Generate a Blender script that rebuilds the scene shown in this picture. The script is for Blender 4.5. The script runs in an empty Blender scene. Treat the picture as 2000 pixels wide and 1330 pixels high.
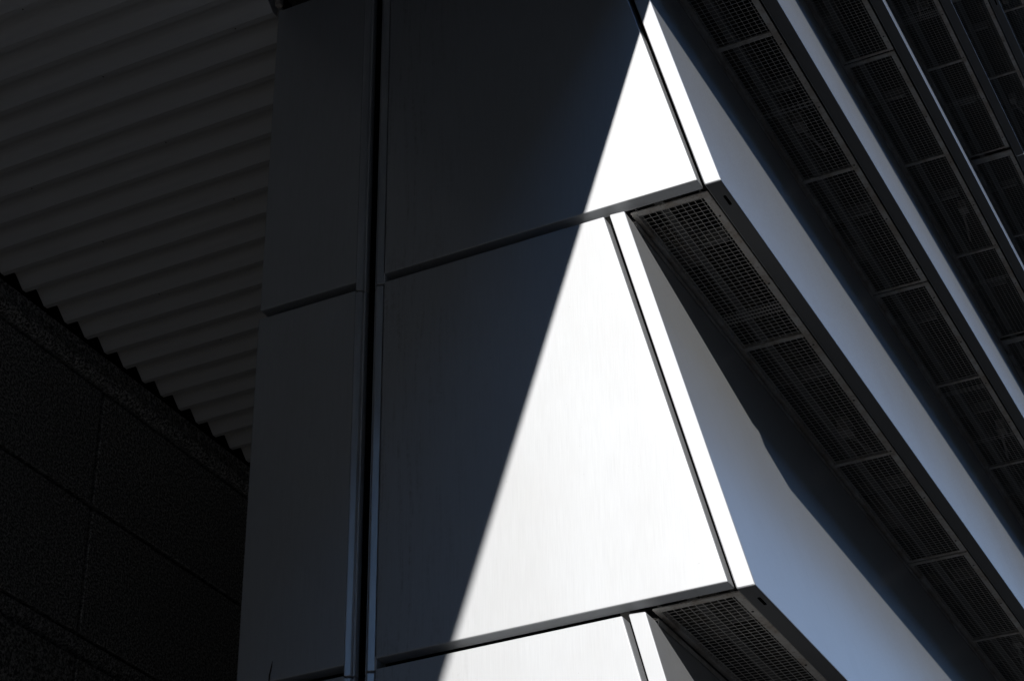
import bpy, bmesh, math, random
from mathutils import Vector
random.seed(7)
scn = bpy.context.scene
COL = scn.collection
S = 1.5625                      # metres per storey height of the stepped cladding; all layout numbers below are in storeys

# ---------------------------------------------------------------- camera, sky, sun, exposure
cd = bpy.data.cameras.new('camera'); cam = bpy.data.objects.new('camera', cd); COL.objects.link(cam)
cam.location = (1.2076332818*S, -3.5247002765*S, -2.7070714673*S)
cam.rotation_euler = (2.1255647157, 0.0138280915, 0.4672828169)
cd.sensor_width = 36.0; cd.sensor_fit = 'HORIZONTAL'; cd.lens = 3948.9022/2000*36
cd.clip_start = 0.1; cd.clip_end = 4000
scn.camera = cam

SUN = Vector((0.1650, -0.8610, 0.4812)).normalized()       # towards the sun
elev = math.asin(SUN.z); rot = math.atan2(SUN.x, SUN.y)
w = bpy.data.worlds.new('World'); scn.world = w; w.use_nodes = True
nt = w.node_tree; bg = nt.nodes['Background']
sky = nt.nodes.new('ShaderNodeTexSky'); sky.sky_type = 'NISHITA'; sky.sun_disc = False
sky.sun_elevation = elev; sky.sun_rotation = rot
sky.air_density = 1.35; sky.dust_density = 0.0; sky.ozone_density = 7.0
nt.links.new(sky.outputs[0], bg.inputs[0]); bg.inputs[1].default_value = 0.15
sl = bpy.data.lights.new('sun', 'SUN'); sl.energy = 5.0; sl.angle = math.radians(0.42); sl.color = (1.0, 0.965, 0.92)
so = bpy.data.objects.new('sun', sl); COL.objects.link(so); so.location = (0, -20, 20)
so.rotation_euler = SUN.to_track_quat('Z', 'Y').to_euler()
vs = scn.view_settings; vs.view_transform = 'Standard'; vs.look = 'None'; vs.exposure = 0.0; vs.gamma = 1.0
vs.use_curve_mapping = False

# ---------------------------------------------------------------- materials
def mat(name, base, rough=0.5, metal=0.0, **k):
    m = bpy.data.materials.new(name); m.use_nodes = True
    b = m.node_tree.nodes['Principled BSDF']
    b.inputs['Base Color'].default_value = (*base, 1); b.inputs['Roughness'].default_value = rough
    b.inputs['Metallic'].default_value = metal
    for kk, v in k.items(): b.inputs[kk.replace('_', ' ')].default_value = v
    return m
def nd(m, t, **k):
    n = m.node_tree.nodes.new(t)
    for a, v in k.items(): setattr(n, a, v)
    return n
def coords(m, scale):
    tc = nd(m, 'ShaderNodeTexCoord'); mp = nd(m, 'ShaderNodeMapping'); mp.inputs['Scale'].default_value = scale
    m.node_tree.links.new(tc.outputs['Object'], mp.inputs[0]); return mp.outputs[0]
def noise(m, scale, sc=5.0, det=4.0, rgh=0.55):
    n = nd(m, 'ShaderNodeTexNoise'); n.inputs['Scale'].default_value = sc; n.inputs['Detail'].default_value = det
    n.inputs['Roughness'].default_value = rgh; m.node_tree.links.new(coords(m, scale), n.inputs['Vector']); return n.outputs['Fac']
def ramp(m, src, p0, c0, p1, c1):
    r = nd(m, 'ShaderNodeValToRGB'); e = r.color_ramp.elements
    e[0].position = p0; e[0].color = (*c0, 1); e[1].position = p1; e[1].color = (*c1, 1)
    m.node_tree.links.new(src, r.inputs[0]); return r.outputs[0]
def mapr(m, src, a, b, c, d):
    r = nd(m, 'ShaderNodeMapRange'); r.inputs[1].default_value = a; r.inputs[2].default_value = b
    r.inputs[3].default_value = c; r.inputs[4].default_value = d; m.node_tree.links.new(src, r.inputs[0]); return r.outputs[0]
def mixc(m, f, a, b, mode='MIX'):
    x = nd(m, 'ShaderNodeMix', data_type='RGBA', blend_type=mode)
    L = m.node_tree.links
    if isinstance(f, (int, float)): x.inputs[0].default_value = f
    else: L.new(f, x.inputs[0])
    for s, i in ((a, 6), (b, 7)):
        if isinstance(s, tuple): x.inputs[i].default_value = (*s, 1)
        else: L.new(s, x.inputs[i])
    return x.outputs[2]
def setin(m, name, src): m.node_tree.links.new(src, m.node_tree.nodes['Principled BSDF'].inputs[name])
def bump(m, src, strength, dist=0.01):
    b = nd(m, 'ShaderNodeBump'); b.inputs['Strength'].default_value = strength; b.inputs['Distance'].default_value = dist
    m.node_tree.links.new(src, b.inputs['Height']); setin(m, 'Normal', b.outputs[0])

# satin silver-painted aluminium of panels and fascias: fine vertical grain, grime runs, dust
M_PANEL = mat('satin_metal_panel', (0.62, 0.63, 0.645), 0.47, 0.68, Coat_Weight=1.0, Coat_Roughness=0.20, Coat_IOR=1.78)
gr = noise(M_PANEL, (9, 9, 0.7), 9, 3, 0.6)                    # grain running down the sheet
st = noise(M_PANEL, (7, 7, 0.35), 3.0, 6, 0.7)                 # run-off streaks
sp = noise(M_PANEL, (1, 1, 1), 90, 2, 0.5)
cl = ramp(M_PANEL, st, 0.60, (0.69, 0.712, 0.738), 0.85, (0.60, 0.61, 0.62))
mo = noise(M_PANEL, (1, 1, 0.6), 2.2, 6, 0.65)
cl = mixc(M_PANEL, mapr(M_PANEL, mo, 0.40, 0.66, 0.0, 0.22), cl, (0.56, 0.555, 0.55))
fg = noise(M_PANEL, (55, 55, 1.2), 6, 2, 0.6)
cl = mixc(M_PANEL, mapr(M_PANEL, fg, 0.3, 0.7, 0.0, 0.22), cl, (0.50, 0.515, 0.535))
cl = mixc(M_PANEL, mapr(M_PANEL, gr, 0.3, 0.7, 0.0, 0.04), cl, (0.45, 0.455, 0.47))
cl = mixc(M_PANEL, mapr(M_PANEL, sp, 0.72, 0.80, 0.0, 0.35), cl, (0.30, 0.29, 0.27))
# grime that has run down the sheets next to the vertical joint
tcx = nd(M_PANEL, 'ShaderNodeTexCoord'); sx = nd(M_PANEL, 'ShaderNodeSeparateXYZ'); M_PANEL.node_tree.links.new(tcx.outputs['Object'], sx.inputs[0])
nr1 = mapr(M_PANEL, sx.outputs['X'], -1.24, -0.95, 1.0, 0.0); nr2 = mapr(M_PANEL, sx.outputs['X'], -1.45, -1.40, 0.22, 1.0)
nmu = nd(M_PANEL, 'ShaderNodeMath', operation='MULTIPLY'); M_PANEL.node_tree.links.new(nr1, nmu.inputs[0]); M_PANEL.node_tree.links.new(nr2, nmu.inputs[1]); near = nmu.outputs[0]
g4 = noise(M_PANEL, (16, 16, 0.9), 3.2, 8, 0.75); g5 = noise(M_PANEL, (1, 1, 1), 42, 3, 0.7)
mu = nd(M_PANEL, 'ShaderNodeMath', operation='MULTIPLY'); mu2 = nd(M_PANEL, 'ShaderNodeMath', operation='MULTIPLY'); mu3 = nd(M_PANEL, 'ShaderNodeMath', operation='MULTIPLY')
LK = M_PANEL.node_tree.links
LK.new(mapr(M_PANEL, g4, 0.50, 0.66, 0.0, 1.0), mu.inputs[0]); LK.new(mapr(M_PANEL, g5, 0.42, 0.62, 0.15, 1.0), mu.inputs[1])
LK.new(mu.outputs[0], mu2.inputs[0]); LK.new(near, mu2.inputs[1]); LK.new(mu2.outputs[0], mu3.inputs[0]); mu3.inputs[1].default_value = 0.55
setin(M_PANEL, 'Coat Roughness', mapr(M_PANEL, fg, 0.3, 0.7, 0.15, 0.25))
cl = mixc(M_PANEL, mu3.outputs[0], cl, (0.26, 0.25, 0.24))
setin(M_PANEL, 'Base Color', cl)
setin(M_PANEL, 'Roughness', mapr(M_PANEL, gr, 0.25, 0.75, 0.63, 0.66))
wv = noise(M_PANEL, (1, 1, 1), 0.8, 0, 0.4); bump(M_PANEL, wv, 0.3, 0.02)
M_METAL_SHADE = mat('metal_shade_tone', (0.15, 0.152, 0.155), 0.6, 0.2)  # panel metal darkened, the shade of undersides put into the colour
M_TRIM = mat('joint_cover_metal', (0.8, 0.81, 0.83), 0.38, 0.45)
tn = noise(M_TRIM, (6, 6, 0.8), 4, 5, 0.65)
setin(M_TRIM, 'Base Color', ramp(M_TRIM, tn, 0.35, (0.66, 0.67, 0.69), 0.65, (0.84, 0.85, 0.87)))
M_GASKET_SHADE = mat('black_gasket_shade', (0.004, 0.004, 0.004), 1.0, 0.0, Specular_IOR_Level=0.05)  # near-black: shade of joints, slot and deck is put into the colour
# galvanised and dusty frame of the soffit grilles, rusting in places
M_FRAME = mat('galvanised_frame', (0.3, 0.28, 0.25), 0.6, 0.2)
fn = noise(M_FRAME, (1, 1, 1), 7, 6, 0.7); fn2 = noise(M_FRAME, (1, 1, 1), 60, 3, 0.6)
fc = ramp(M_FRAME, fn, 0.38, (0.55, 0.475, 0.40), 0.62, (0.80, 0.775, 0.73))
fc = mixc(M_FRAME, mapr(M_FRAME, fn2, 0.58, 0.70, 0.0, 0.45), fc, (0.22, 0.14, 0.085))
setin(M_FRAME, 'Base Color', fc); bump(M_FRAME, fn2, 0.25, 0.002)
M_WIRE = mat('welded_wire', (0.82, 0.79, 0.74), 0.55, 0.1)
M_SCREW = mat('screw_head', (0.05, 0.048, 0.045), 0.5, 0.4)
M_INNER = mat('cavity_sheet', (0.12, 0.115, 0.11), 0.75)
inn = noise(M_INNER, (1, 1, 1), 6, 5, 0.6)
setin(M_INNER, 'Base Color', ramp(M_INNER, inn, 0.35, (0.10, 0.09, 0.08), 0.7, (0.24, 0.22, 0.195)))
M_RAIL = mat('cavity_rail', (0.32, 0.31, 0.295), 0.6, 0.2)
M_BOX = mat('junction_box', (0.34, 0.31, 0.28), 0.6)
M_RIB = mat('painted_ceiling_sheet', (0.75, 0.75, 0.75), 0.55)
rn = noise(M_RIB, (0.6, 6, 6), 4, 5, 0.6)
setin(M_RIB, 'Base Color', ramp(M_RIB, rn, 0.3, (0.76, 0.76, 0.76), 0.7, (0.83, 0.83, 0.825)))
M_DARK = mat('dark_ceiling_board', (0.03, 0.03, 0.03), 0.7)
# dark flamed granite: light and dark crystals
M_GRAN = mat('flamed_granite', (0.1, 0.1, 0.1), 0.8)
g1 = noise(M_GRAN, (1, 1, 1), 78, 5, 0.72); g2 = noise(M_GRAN, (1, 1, 1), 38, 4, 0.7); g3 = noise(M_GRAN, (1, 1, 1), 1.3, 2)
gc = ramp(M_GRAN, g1, 0.44, (0.04, 0.04, 0.042), 0.60, (0.86, 0.85, 0.83))
gc = mixc(M_GRAN, mapr(M_GRAN, g2, 0.54, 0.66, 0.0, 0.65), gc, (0.06, 0.06, 0.063))
gc = mixc(M_GRAN, mapr(M_GRAN, g3, 0.3, 0.7, 0.0, 0.25), gc, (0.20, 0.197, 0.19))
setin(M_GRAN, 'Base Color', gc); bump(M_GRAN, g1, 0.6, 0.004)
M_CORE = mat('concrete_core', (0.16, 0.155, 0.15), 0.85)
cn = noise(M_CORE, (1, 1, 1), 3, 6, 0.6)
setin(M_CORE, 'Base Color', ramp(M_CORE, cn, 0.3, (0.11, 0.107, 0.10), 0.7, (0.19, 0.185, 0.175)))
M_ASPH = mat('asphalt', (0.05, 0.05, 0.05), 0.9)
an = noise(M_ASPH, (1, 1, 1), 40, 6, 0.7)
setin(M_ASPH, 'Base Color', ramp(M_ASPH, an, 0.3, (0.040, 0.040, 0.041), 0.7, (0.080, 0.079, 0.077)))
M_PAVE = mat('low_bounce_paving', (0.16, 0.155, 0.15), 0.85)
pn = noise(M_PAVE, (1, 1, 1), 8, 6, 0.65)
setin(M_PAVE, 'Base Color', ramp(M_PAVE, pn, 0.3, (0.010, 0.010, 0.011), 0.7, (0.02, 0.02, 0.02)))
M_BOUNCE = mat('bounce_ground_grey', (0.25, 0.245, 0.235), 0.85)
qn = noise(M_BOUNCE, (1, 1, 1), 6, 6, 0.65)
setin(M_BOUNCE, 'Base Color', ramp(M_BOUNCE, qn, 0.3, (0.115, 0.113, 0.11), 0.7, (0.17, 0.167, 0.162)))
M_KERB = mat('kerb_stone', (0.24, 0.235, 0.225), 0.85)
M_SPIKE = mat('dark_spike', (0.035, 0.028, 0.022), 0.9)

# ---------------------------------------------------------------- builders (coordinates in storeys, scaled here)
ORG = {}
def V(p): return Vector(p)*S
def thing(name, label, cat, loc, group=None):
    o = bpy.data.objects.new(name, None); o.empty_display_size = 0.3; COL.objects.link(o)
    o.location = V(loc); ORG[o.name] = Vector(loc); o['label'] = label; o['category'] = cat; o['kind'] = 'thing'
    if group: o['group'] = group
    return o
def finish(bm, name, m, smooth=False):
    bmesh.ops.recalc_face_normals(bm, faces=bm.faces)
    bmesh.ops.scale(bm, vec=(S, S, S), verts=bm.verts)
    me = bpy.data.meshes.new(name); bm.to_mesh(me); bm.free()
    me.materials.append(m)
    if smooth:
        for p in me.polygons: p.use_smooth = True
    return me
def put(name, me, parent=None, at=(0, 0, 0)):
    o = bpy.data.objects.new(name, me); COL.objects.link(o)
    ORG[o.name] = Vector(at)
    if parent:
        o.parent = parent; o.location = V(Vector(at)-ORG[parent.name])
    else: o.location = V(at)
    return o
def box(bm, x0, x1, y0, y1, z0, z1):
    v = [bm.verts.new(p) for p in ((x0,y0,z0),(x1,y0,z0),(x1,y1,z0),(x0,y1,z0),(x0,y0,z1),(x1,y0,z1),(x1,y1,z1),(x0,y1,z1))]
    for f in ((3,2,1,0),(4,5,6,7),(0,1,5,4),(1,2,6,5),(2,3,7,6),(3,0,4,7)): bm.faces.new([v[i] for i in f])
def bevel(bm, r, seg=2):
    bmesh.ops.recalc_face_normals(bm, faces=bm.faces)
    es = [e for e in bm.edges if len(e.link_faces) == 2 and e.calc_face_angle(0) > 0.5]
    bmesh.ops.bevel(bm, geom=es, offset=r, segments=seg, profile=0.6, affect='EDGES')
def prism_xz(bm, pts, y0, y1):                 # polygon in the x-z plane pushed along y
    a = [bm.verts.new((p[0], y0, p[1])) for p in pts]; b = [bm.verts.new((p[0], y1, p[1])) for p in pts]
    bm.faces.new(a); bm.faces.new(b[::-1]); n = len(pts)
    for i in range(n): bm.faces.new((a[i], a[(i+1) % n], b[(i+1) % n], b[i]))
def prism_yz(bm, pts, x0, x1):
    a = [bm.verts.new((x0, p[0], p[1])) for p in pts]; b = [bm.verts.new((x1, p[0], p[1])) for p in pts]
    bm.faces.new(a); bm.faces.new(b[::-1]); n = len(pts)
    for i in range(n): bm.faces.new((a[i], a[(i+1) % n], b[(i+1) % n], b[i]))
def B(*a, r=0.0, seg=2):
    bm = bmesh.new(); box(bm, *a)
    if r: bevel(bm, r, seg)
    return bm

GZ = -3.74                                     # ground level
BAY = 4.383
YF = -1.5*BAY                                    # the upper storeys reach this far forward over the passage

# ---------------------------------------------------------------- ground
def struct(name, bm, m):
    o = put(name, finish(bm, name, m)); o['kind'] = 'structure'; return o
bm = bmesh.new(); v = [bm.verts.new(p) for p in ((-600,-600,GZ),(600,-600,GZ),(600,600,GZ),(-600,600,GZ))]; bm.faces.new(v)
struct('road', bm, M_ASPH)
struct('pavement', B(-20, 2.6, -9.6, 26, GZ-0.05, GZ+0.08), M_PAVE)  # unseen floor, kept near-black to stop bounced light
struct('bounce_ground', B(-20, 2.6, -35, -9.604, GZ-0.05, GZ+0.076), M_BOUNCE)  # unseen paler ground added to bounce sunlight onto the ceiling
struct('kerb', B(2.6, 2.7, -35, 26, GZ-0.05, GZ+0.082, r=0.01), M_KERB)

# ---------------------------------------------------------------- the metal clad building
bld = thing('metal_clad_building', 'silver metal clad building with stepped outward-slanting storeys, end wall in a hard diagonal shadow', 'building', (-0.62, 6.5, GZ))
A_ = 0.2399
def zrow(z): return z
# end wall panels, right column: slanted right edge
def wall_panel_right(z0, top=None):
    zt = -0.0049 if top is None else top
    x_top = -0.2916 + (zt+0.0049)*(-0.2346/0.9749)*1.0
    bm = bmesh.new()
    prism_xz(bm, [(-0.8755, -0.9805+0), (-0.0572, -0.9805), (x_top, zt), (-0.8755, zt)], 0.0, 0.040)
    bevel(bm, 0.0035, 3)
    return finish(bm, 'wall_panel', M_PANEL)
def wall_panel_left(w):
    bm = bmesh.new(); box(bm, w, -0.9545, 0.0, 0.040, -0.9805, -0.0049); bevel(bm, 0.0035, 3)
    return finish(bm, 'wall_panel', M_PANEL)
mr = wall_panel_right(0); ml = wall_panel_left(-1.2352); ml2 = wall_panel_left(-1.2325)
for z in (1, 0, -1, -2):
    put('wall_panel', mr, bld, (0, 0, z))
    put('wall_panel', ml2 if z == 1 else ml, bld, (0, 0, z))
# vertical joint between the two columns of panels
def seg_cover(plan, m, tab=False):                 # folded metal strip: outline in plan (x, y) pushed up the storey
    bm = bmesh.new()
    pl = list(plan)+[(plan[-1][0], 0.05), (plan[0][0], 0.05)]
    def ext(pp, z0, z1):
        a = [bm.verts.new((p[0], p[1], z0)) for p in pp]; b = [bm.verts.new((p[0], p[1], z1)) for p in pp]; n = len(pp)
        bm.faces.new(a); bm.faces.new(b[::-1])
        for i in range(n): bm.faces.new((a[i], a[(i+1) % n], b[(i+1) % n], b[i]))
    ext(pl, -0.995, -0.001)
    if tab:
        x0, x1 = plan[0][0], plan[-1][0]
        q = [(x0+0.001, -0.994), (x1+0.002, -0.994), (x1+0.0045, -0.990), (x1+0.0045, -0.975), (x1+0.003, -0.966), (x1, -0.960), (x0+0.001, -0.960)]
        prism_xz(bm, q, 0.0035, 0.02)
    bevel(bm, 0.0006, 1)
    return finish(bm, 'joint_cover', m)
c1 = seg_cover([(-0.9525, -0.0030), (-0.9505, -0.0035), (-0.9385, 0.0015), (-0.9375, 0.006)], M_TRIM)
c2 = seg_cover([(-0.9370, 0.0085), (-0.9310, 0.0085), (-0.9302, 0.0015), (-0.9280, 0.0020), (-0.9272, 0.012)], M_TRIM)
c3 = seg_cover([(-0.9262, 0.016), (-0.9245, 0.014), (-0.9228, 0.020)], M_METAL_SHADE)
c4 = seg_cover([(-0.9092, 0.0140), (-0.9002, 0.0080), (-0.8992, -0.0010), (-0.8978, -0.0015)], M_TRIM)
c5 = seg_cover([(-0.8970, 0.0010), (-0.8945, -0.0030), (-0.8925, -0.0035), (-0.8790, 0.0025)], M_TRIM, True)
put('gasket', finish(B(-0.9226, -0.9216, 0.010, 0.048, GZ+0.1, 0.99), 'gasket', M_GASKET_SHADE), bld)  # black lining added in place of shade on the groove side
for z in (1, 0, -1, -2):
    for c in (c1, c2, c3, c4, c5): put('joint_cover', c, bld, (0, 0, z-0.012))
# black gasket deep in the joints and behind the panels
put('gasket', finish(B(-0.9235, -0.9070, 0.046, 0.050, GZ+0.1, 0.99), 'gasket', M_GASKET_SHADE), bld)
put('gasket', finish(B(-1.228, -0.32, 0.052, 0.058, GZ+0.1, 0.99), 'gasket', M_GASKET_SHADE), bld)
# slanted backing that closes the gap between the wall panel and the fascia end
bm = bmesh.new(); prism_xz(bm, [(-0.34, -0.003), (-0.275, -0.003), (-0.0385, -0.982), (-0.0585, -0.982), (-0.30, -0.022)], 0.0405, 0.044)
gk = finish(bm, 'gasket', M_GASKET_SHADE)
for z in (1, 0, -1, -2): put('gasket', gk, bld, (0, 0, z))
# plinth under the lowest storey
put('plinth', finish(B(-1.2352, -0.02, 0.0, 13.2, GZ, -2.99), 'plinth', M_GRAN), bld)
# concrete core behind everything
put('core_wall', finish(B(-1.225, -0.300, 0.060, 3*BAY, GZ+0.1, 1.05), 'core_wall', M_CORE), bld)
put('core_wall', finish(B(-5.2, -0.300, YF+0.06, 3*BAY, 1.075, 6.1), 'core_wall', M_CORE), bld)
put('front_wall', finish(B(-5.2, -0.29, YF, YF+0.05, 1.02, 6.1, r=0.004), 'front_wall', M_PANEL), bld)
put('roof_edge', finish(B(-5.2, 0.02, YF-0.03, 3*BAY, 6.1, 6.2), 'roof_edge', M_METAL_SHADE), bld)

# fascia panel of one bay: hollow-looking slab with a drainage slot in its underside
def fascia(length):
    bm = bmesh.new()
    top_o, top_i = (-A_, 0.9941), (-0.2779, 0.9962)
    bo, bi = (0.0, 0.0), (-0.0405, 0.0)
    r = 0.0035
    prof = []
    def rc(p, q, nxt, n=3):                      # rounded corner p with neighbours q and nxt
        p = Vector(p); a = p+(Vector(q)-p).normalized()*r; b = p+(Vector(nxt)-p).normalized()*r
        for i in range(n+1):
            t = i/n; prof.append(tuple(a*(1-t)**2+p*2*t*(1-t)+b*t*t))
    rc(bi, top_i, bo); k0 = len(prof)-1
    rc(bo, bi, top_o); rc(top_o, bo, top_i); rc(top_i, top_o, bi)
    n = len(prof)
    rings = []
    for y, ins in ((0.0, r), (0.0012, 0.0010), (r, 0.0), (length-r, 0.0), (length, r)):
        cx = sum(p[0] for p in prof)/n; cz = sum(p[1] for p in prof)/n
        ring = []
        for p in prof:
            # shrink the end rings slightly for a rounded end
            d = Vector((-(p[0]-(-0.02-A_*p[1]/0.9941)), 0)); s = 1 if d.x > 0 else -1
            ring.append(bm.verts.new((p[0]+s*ins*0.6, y, p[1]+(ins if p[1] < 0.5 else -ins)*0.8)))
        rings.append(ring)
    bm.faces.new(rings[0]); bm.faces.new(rings[-1][::-1])
    skip = k0
    for a, b in zip(rings, rings[1:]):
        for i in range(n):
            if i == skip and a is rings[2]: continue
            bm.faces.new((a[i], a[(i+1) % n], b[(i+1) % n], b[i]))
    # underside with the slot
    a0, a1, b1, b0 = rings[2][skip], rings[2][(skip+1) % n], rings[3][(skip+1) % n], rings[3][skip]
    sx, hw, y0, y1 = -0.0160, 0.0036, 0.060, 0.102
    sl = []
    for i in range(13):
        t = math.pi*i/12; sl.append((sx+hw*math.cos(t), y1-hw+hw*math.sin(t)))
    for i in range(13):
        t = math.pi+math.pi*i/12; sl.append((sx+hw*math.cos(t), y0+hw+hw*math.sin(t)))
    z = a0.co.z
    lo = [bm.verts.new((p[0], p[1], z)) for p in sl]; hi = [bm.verts.new((p[0], p[1], z+0.02)) for p in sl]
    m = len(sl); es = []
    for i in range(m):
        bm.faces.new((lo[i], lo[(i+1) % m], hi[(i+1) % m], hi[i])); es.append(bm.edges.get((lo[i], lo[(i+1) % m])))
    bm.faces.new(hi)
    outer = [bm.edges.get(e) or bm.edges.new(e) for e in ((a0, a1), (a1, b1), (b1, b0), (b0, a0))]
    bmesh.ops.triangle_fill(bm, edges=es+outer, use_beauty=True)
    bmesh.ops.remove_doubles(bm, verts=bm.verts, dist=1e-6)
    me = finish(bm, 'fascia_panel', M_PANEL)
    me.materials.append(M_METAL_SHADE); me.materials.append(M_GASKET_SHADE)
    for p in me.polygons:
        if abs(p.normal.z) > 0.97 and p.center.z < 0.03*S: p.material_index = 1  # underside takes the darkened metal in place of shade
        if 0.055*S < p.center.y < 0.107*S and -0.0205*S < p.center.x < -0.0115*S and p.center.z > 0.002*S and p.center.z < 0.03*S: p.material_index = 2  # slot inside coloured black in place of its shade
    return me
FM = fascia(BAY-0.0035); FH = fascia(BAY/2-0.0035)
bm = bmesh.new(); box(bm, -0.0145, -0.0, 0, BAY-0.010, 0, 0.0025)

# soffit grille: frame, cross bars, wire mesh, screws
GL = 2.130
HG = 0.0145                                    # the grilles sit recessed behind the fascia and panel lips
XL0, XL1, XR1, XR0 = -0.2435, -0.2305, -0.0702, -0.0512
def grille_frame():
    bm = bmesh.new(); z = HG
    for (x0, x1) in ((XL0, XL1), (XR1+0.001, XR0)): box(bm, x0, x1, 0, GL, z, z+0.004)
    box(bm, XR1-0.0004, XR1+0.0008, 0.0, GL, z+0.0042, z+0.016)       # upturned inner lips
    box(bm, XL1-0.0008, XL1+0.0004, 0.0, GL, z+0.0042, z+0.016)
    for (y0, y1) in ((0, 0.0178), (GL-0.0120, GL)): box(bm, XL1+0.0001, XR1+0.0009, y0, y1, z+0.0002, z+0.0038)
    bevel(bm, 0.0005, 1)
    return finish(bm, 'soffit_grille', M_FRAME)
def cross_bar():
    bm = bmesh.new(); box(bm, XL1+0.0003, XR1-0.0005, -0.008, 0.008, HG+0.0015, HG+0.0045); box(bm, XL1+0.0003, XR1-0.0005, 0.0070, 0.0085, HG+0.0046, HG+0.020)
    return finish(bm, 'cross_bar', M_FRAME)
def wire_mesh(y0, y1, dx=0.0, dy=0.0, zz=0.0):
    bm = bmesh.new(); t = 0.00052; zb_ = HG+0.0055+zz
    x = -0.2244+dx
    while x < XR1+0.0008:
        box(bm, x-t, x+t, y0, y1, zb_, zb_+2*t); x += 0.0163
    y = y0+0.006+dy
    while y < y1:
        box(bm, XL1-0.0016, XR1+0.0022, y-t, y+t, zb_+2*t+0.0001, zb_+4*t); y += 0.0159
    return finish(bm, 'wire_mesh', M_WIRE)
def screw():
    bm = bmesh.new(); bmesh.ops.create_cone(bm, cap_ends=True, segments=10, radius1=0.0024, radius2=0.0032, depth=0.0016)
    return finish(bm, 'screw', M_SCREW)
MG, MC, MS = grille_frame(), cross_bar(), screw()
MW = wire_mesh(0.006, GL-0.004)
MP = [wire_mesh(0.0, 0.052, 0.006, 0.004, 0.003), wire_mesh(0.0, 0.036, -0.005, 0.002, 0.003)]
cav_rail = B(-0.212, -0.190, 0, BAY-0.03, 0.080, 0.088); MR = finish(cav_rail, 'cavity_rail', M_RAIL)
bm = bmesh.new(); box(bm, -0.298, -0.12, 0, 0.012, 0.10, 0.14); MB = finish(bm, 'cavity_bracket', M_RAIL)
MJ = finish(B(-0.296, -0.205, 0, 0.105, 0.095, 0.17, r=0.004), 'junction_box', M_BOX)
MT = finish(B(-0.298, -0.21, 0, BAY-0.02, 0.21, 0.22), 'cavity_plate', M_INNER)
bm = bmesh.new(); box(bm, -0.2480, -0.2360, 0, BAY-0.07, -0.0035, 0.0005); box(bm, -0.2372, -0.2360, 0, BAY-0.07, -0.0120, -0.0036)
MD = finish(bm, 'drip_angle', M_FRAME)
MBT = finish(B(-0.2435, -0.0512, 0, 0.0275, HG-0.004, HG+0.001), 'bay_trim', M_FRAME)
MTOP = finish(B(-0.30, -0.2420, 0, BAY-0.004, -0.0015, 0.0035), 'closure_strip', M_INNER)

def conduit(x0, x1, ln):
    bm = bmesh.new(); rr = 0.0055
    for (px, pz, a) in ((x0, 0.055, 'y'),):
        n = 8; A = []; B_ = []
        for i in range(n):
            t = 2*math.pi*i/n; A.append(bm.verts.new((px+rr*math.cos(t), 0, pz+rr*math.sin(t)))); B_.append(bm.verts.new((x1+rr*math.cos(t), ln, pz+rr*math.sin(t))))
        bm.faces.new(A); bm.faces.new(B_[::-1])
        for i in range(n): bm.faces.new((A[i], A[(i+1) % n], B_[(i+1) % n], B_[i]))
    box(bm, x0-0.012, x0+0.020, -0.02, 0.03, 0.045, 0.085)
    return finish(bm, 'conduit', M_BOX)
MX, MX2 = conduit(-0.16, -0.13, 0.16), conduit(-0.12, -0.155, 0.24)
tiers = [(-3, 0), (-2, 0), (-1, 0), (0, 0), (1, -1), (2, -1), (3, -1), (4, -1), (5, -1)]
cellrnd = random.Random(3)
for zb, b0 in tiers:
    for b in range(b0, 3):
        y0 = b*BAY
        put('fascia_panel', FM, bld, (0, y0, zb))
        if b == b0 and b0 < 0: put('fascia_panel', FH, bld, (0, y0-BAY/2, zb))
        if zb == -3: continue
        vis = (b in (0, 1))
        put('cavity_rail', MR, bld, (0, y0+0.02, zb)); put('cavity_plate', MT, bld, (0, y0+0.01, zb))
        if zb > -3: put('drip_angle', MD, bld, (0, y0+0.06, zb)); put('closure_strip', MTOP, bld, (0, y0+0.06, zb))
        if b > 0 or b0 < 0: put('bay_trim', MBT, bld, (0, y0-0.0465, zb))
        for h in (0, 1):
            yy = y0+(0.0470 if b == 0 else -0.0180)+h*2.1385
            gobj = put('soffit_grille', MG, bld, (0, yy, zb))
            put('wire_mesh', MW, gobj, (0, yy, zb))
            for q in (0.697, 1.412):
                put('cross_bar', MC, gobj, (0, yy+q, zb))
            if vis:
                if (zb, h, b) in ((0, 0, 0),): pl = [(0.527, 0)]
                else: pl = [(cellrnd.uniform(0.15, 1.9), cellrnd.choice((0, 1))) for _ in range(cellrnd.choice((1, 1, 2)))]
                for py, kx in pl: put('mesh_patch', MP[kx], gobj, (0, yy+py, zb))
                k = 0
                while True:
                    sy = yy+0.1030+0.3233*k
                    if sy > yy+GL-0.02: break
                    put('screw', MS, gobj, (-0.0615, sy, zb+HG-0.0006)); k += 1
        if b in (0, 1):
            for q, mm in ((1.15, MX), (3.2, MX2)): put('conduit', mm, bld, (0, y0+q+cellrnd.uniform(-0.2, 0.2), zb))
        for q in range(6):
            put('cavity_bracket', MB, bld, (0, y0+0.36+0.7305*q, zb))
        jl = [(0.330,)] if (b == 0 and zb in (0, -1)) else []
        for (q,) in jl: put('junction_box', MJ, bld, (0, y0+q, zb))
        if b in (0, 1): put('junction_box', MJ, bld, (0.0, y0+1.98, zb))
# end closure of the bays that reach forward
# flat board ceiling between the ribbed ceiling and the fascia of the overhang
put('soffit_board', finish(B(-1.236, -0.300, YF+0.06, -0.004, 1.035, 1.060, r=0.002), 'soffit_board', M_DARK), bld)
put('ceiling_lug', finish(B(-1.232, -1.214, -0.020, -0.004, 1.000, 1.034, r=0.002), 'ceiling_lug', M_FRAME), bld)

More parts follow.
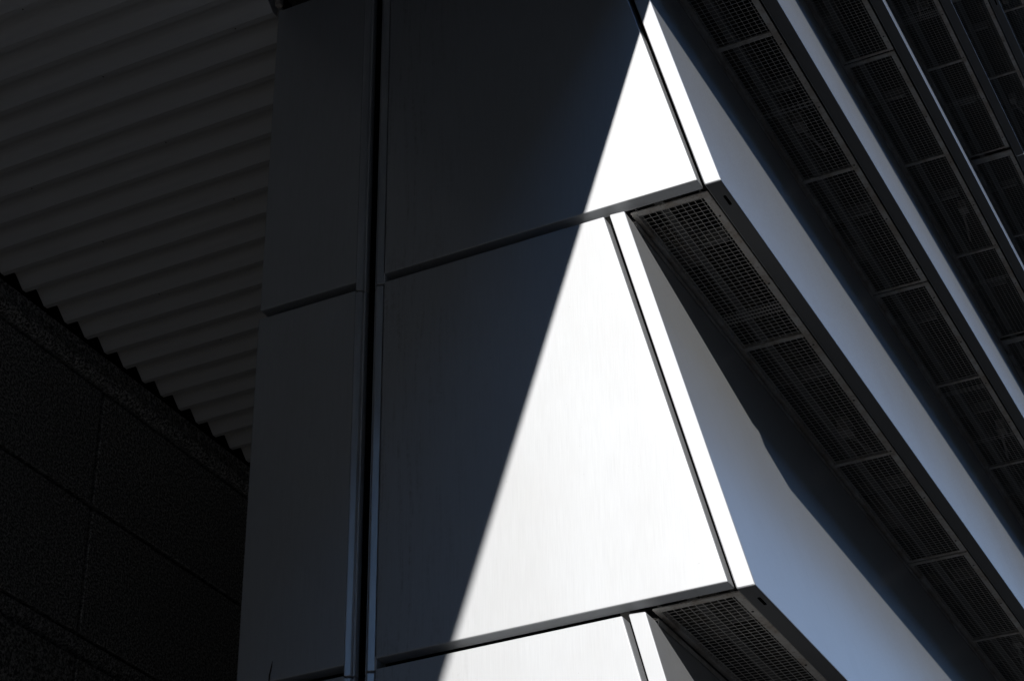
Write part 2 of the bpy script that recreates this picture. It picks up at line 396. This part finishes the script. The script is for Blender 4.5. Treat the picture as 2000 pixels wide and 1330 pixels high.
# ---------------------------------------------------------------- ribbed metal ceiling over the passage
ceil = thing('ribbed_ceiling', 'dark ribbed metal ceiling of the passage, long ribs running into the building on the left', 'ceiling', (-2.0, -2.0, 1.0))
PITCH = 0.1125; Z0 = 1.0; DEP = 0.052
def rib():
    bm = bmesh.new()                            # one corrugation: flat bottom flange, riser, recessed top flange, slanted web
    pts = [(0.0003, 0.0), (0.0180, 0.0), (0.0195, 0.0015), (0.0240, 0.0385), (0.0260, 0.0410), (0.0560, 0.0410), (0.0625, 0.0402), (0.0690, 0.0378), (0.0745, 0.0338),
           (0.1105, 0.0016), (0.1122, 0.0), (0.1122, 0.0500), (0.0003, 0.0500)]
    prism_yz(bm, pts, -2.735, -1.2513)
    return finish(bm, 'ceiling_rib', M_RIB)
MRB = rib()
yk = 0.0013-PITCH
k0 = -57
for k in range(k0, 60):
    put('ceiling_rib', MRB, ceil, (0, yk+k*PITCH, Z0))
MRV = bmesh.new(); bmesh.ops.create_cone(MRV, cap_ends=True, segments=8, radius1=0.0016, radius2=0.0024, depth=0.0016); MRV = finish(MRV, 'rivet', M_SCREW)
for k in range(-8, 14, 3):
    for xx in (-2.35, -1.85, -1.40): put('rivet', MRV, ceil, (xx+0.02*(k % 2), yk+k*PITCH+0.009, Z0-0.0008))
put('ceiling_deck', finish(B(-2.86, -1.238, YF+0.06, 7.0, Z0+DEP+0.002, Z0+DEP+0.022), 'ceiling_deck', M_GASKET_SHADE), ceil)  # deck coloured black in place of shade above the ribs

# ---------------------------------------------------------------- granite wall on the far side of the passage
gw = thing('granite_wall', 'dark rough granite panel wall under the ribbed ceiling at the lower left', 'wall', (-3.0, 0, GZ))
XW = -2.75; GP = 1.05; YJ = 1.2794; GAP = 0.009
M_BLK = mat('bounce_cut_black', (0.02, 0.02, 0.02), 0.25)  # black for unseen surfaces, added to cut bounced light
def slab(z0, z1, dx=0.0, m=None):
    bm = bmesh.new(); box(bm, -0.05+dx, dx, GAP, GP-GAP, z0+GAP, z1-GAP); bevel(bm, 0.002, 1)
    return finish(bm, 'granite_panel', m or M_GRAN)
def mould(prof):
    bm = bmesh.new(); a = [bm.verts.new((p[0], GAP*0.5, p[1])) for p in prof]; b = [bm.verts.new((p[0], GP-GAP*0.5, p[1])) for p in prof]
    bm.faces.new(a); bm.faces.new(b[::-1]); n = len(prof)
    for i in range(n): bm.faces.new((a[i], a[(i+1) % n], b[(i+1) % n], b[i]))
    return finish(bm, 'granite_moulding', M_GRAN)
rows = [slab(0.42, 0.865), slab(-0.045, 0.42)]
# bullnose course under the ceiling
pf = [(-0.06, 0.870), (0.002, 0.870)]+[(0.002+0.028*math.sin(t*math.pi/8), 0.905-0.030*math.cos(t*math.pi/8)) for t in range(0, 9)]+[(0.004, 0.945), (0.004, 0.992), (-0.06, 0.992)]
top = mould(pf)
# cove and ledge between the upper panels and the lower wall
pf2 = [(-0.10, -0.052), (0.0, -0.052)]+[(-0.045+0.045*math.cos(t*math.pi/12), -0.060-0.055*math.sin(t*math.pi/12)) for t in range(0, 7)]+[(-0.10, -0.118)]
cove = mould(pf2)
low = [slab(-0.62, -0.1165, 0.004), slab(-1.12, -0.62, 0.004), slab(-1.62, -1.12, 0.004, M_BLK), slab(-2.12, -1.62, 0.004, M_BLK), slab(-2.62, -2.12, 0.004, M_BLK), slab(-3.12, -2.62, 0.004, M_BLK), slab(GZ, -3.12, 0.004, M_BLK)]  # unseen lowest courses made black to cut bounced light
for k in range(-2, 6):
    y = YJ+k*GP
    for me in rows+low: put('granite_panel', me, gw, (XW, y, 0))
    put('granite_moulding', top, gw, (XW, y, 0)); put('granite_moulding', cove, gw, (XW, y, 0))
put('backing_wall', finish(B(-3.3, -2.815, YJ-2*GP, 7.6, GZ, 1.03), 'backing_wall', M_CORE), gw)
sh = thing('absorber', 'unseen shopfront in front of the granite wall, outside the picture on the left', 'absorber', (-2.9, -4.5, GZ))
M_SHG = mat('absorber_glass', (0.012, 0.014, 0.015), 0.06)  # unseen dark front added to soak up bounced light
for k in range(6):
    y = YJ-2*GP-0.03-1.2*(k+1)
    put('post', finish(B(-2.92, -2.74, 0, 0.10, GZ, 0.99, r=0.004), 'post', M_BLK), sh, (0, y, 0))
    put('pane', finish(B(-2.86, -2.84, 0.102, 1.198, GZ+0.2, 0.70), 'pane', M_SHG), sh, (0, y, 0))
    put('sill', finish(B(-2.92, -2.78, 0.102, 1.198, GZ, GZ+0.198), 'sill', M_BLK), sh, (0, y, 0))
    put('lintel', finish(B(-2.92, -2.78, 0.102, 1.198, 0.702, 0.99), 'lintel', M_BLK), sh, (0, y, 0))
put('back_wall', finish(B(-4.6, -4.5, -8.1, YJ-2*GP, GZ, 1.0), 'back_wall', M_GASKET_SHADE), sh)
ew = thing('passage_end_wall', 'dark concrete wall closing the far end of the passage behind the building', 'wall', (-2.0, 7.6, GZ))
put('concrete_face', finish(B(-2.80, -1.23, 7.6, 7.9, GZ, 1.06), 'concrete_face', M_CORE), ew)

# ---------------------------------------------------------------- unseen blocks added around the street to cut sky light and ground bounce
M_BRK = mat('blocker_brick', (0.07, 0.055, 0.045), 0.85)
M_GLS = mat('blocker_glass', (0.015, 0.018, 0.02), 0.08)
def block(label, x0, x1, y0, y1, z1, face):
    t = thing('light_blocker', label, 'building', ((x0+x1)/2, (y0+y1)/2, GZ))
    put('wall', finish(B(x0, x1, y0, y1, GZ, z1, r=0.02), 'wall', M_BRK), t)
    put('parapet', finish(B(x0-0.08, x1+0.08, y0-0.08, y1+0.08, z1+0.002, z1+0.25), 'parapet', M_CORE), t)
    if face == 'x': wm = finish(B(-0.05, 0.03, 0, 1.2, 0, 1.1), 'window', M_GLS)
    else: wm = finish(B(0, 1.2, -0.03, 0.05, 0, 1.1), 'window', M_GLS)
    z = GZ+0.8
    while z < z1-1.4:
        n = int(((y1-y0) if face == 'x' else (x1-x0))/2)
        for i in range(n):
            if face == 'x': put('window', wm, t, (x0, y0+0.5+2*i, z))
            else: put('window', wm, t, (x0+0.5+2*i, y1, z))
        z += 2.0
block('unseen dark block added on the right to limit sky light', 7.6, 14, -33, 44, 12, 'x')
block('unseen dark block added behind the camera to limit sky light and ground bounce', -24, 8.0, -44, -36, 9.6, 'y')

# ---------------------------------------------------------------- a small dark spike standing in the joint at the bottom
bm = bmesh.new()
pts = [(-1.1495, 0.004, -0.990), (-1.146, -0.002, -0.968), (-1.1405, -0.004, -0.948), (-1.1385, -0.004, -0.935)]
rad = [0.0022, 0.0018, 0.0013, 0.0004]; prev = None
for p, r in zip(pts, rad):
    ring = [bm.verts.new((p[0]+r*math.cos(t*math.pi/3), p[1]+r*math.sin(t*math.pi/3), p[2])) for t in range(6)]
    if prev:
        for i in range(6): bm.faces.new((prev[i], prev[(i+1) % 6], ring[(i+1) % 6], ring[i]))
    else: bm.faces.new(ring)
    prev = ring
bm.faces.new(prev)
tw = put('spike', finish(bm, 'spike', M_SPIKE)); tw['label'] = 'thin dark twig sticking up from the panel joint at the lower left'; tw['category'] = 'spike'; tw['kind'] = 'thing'
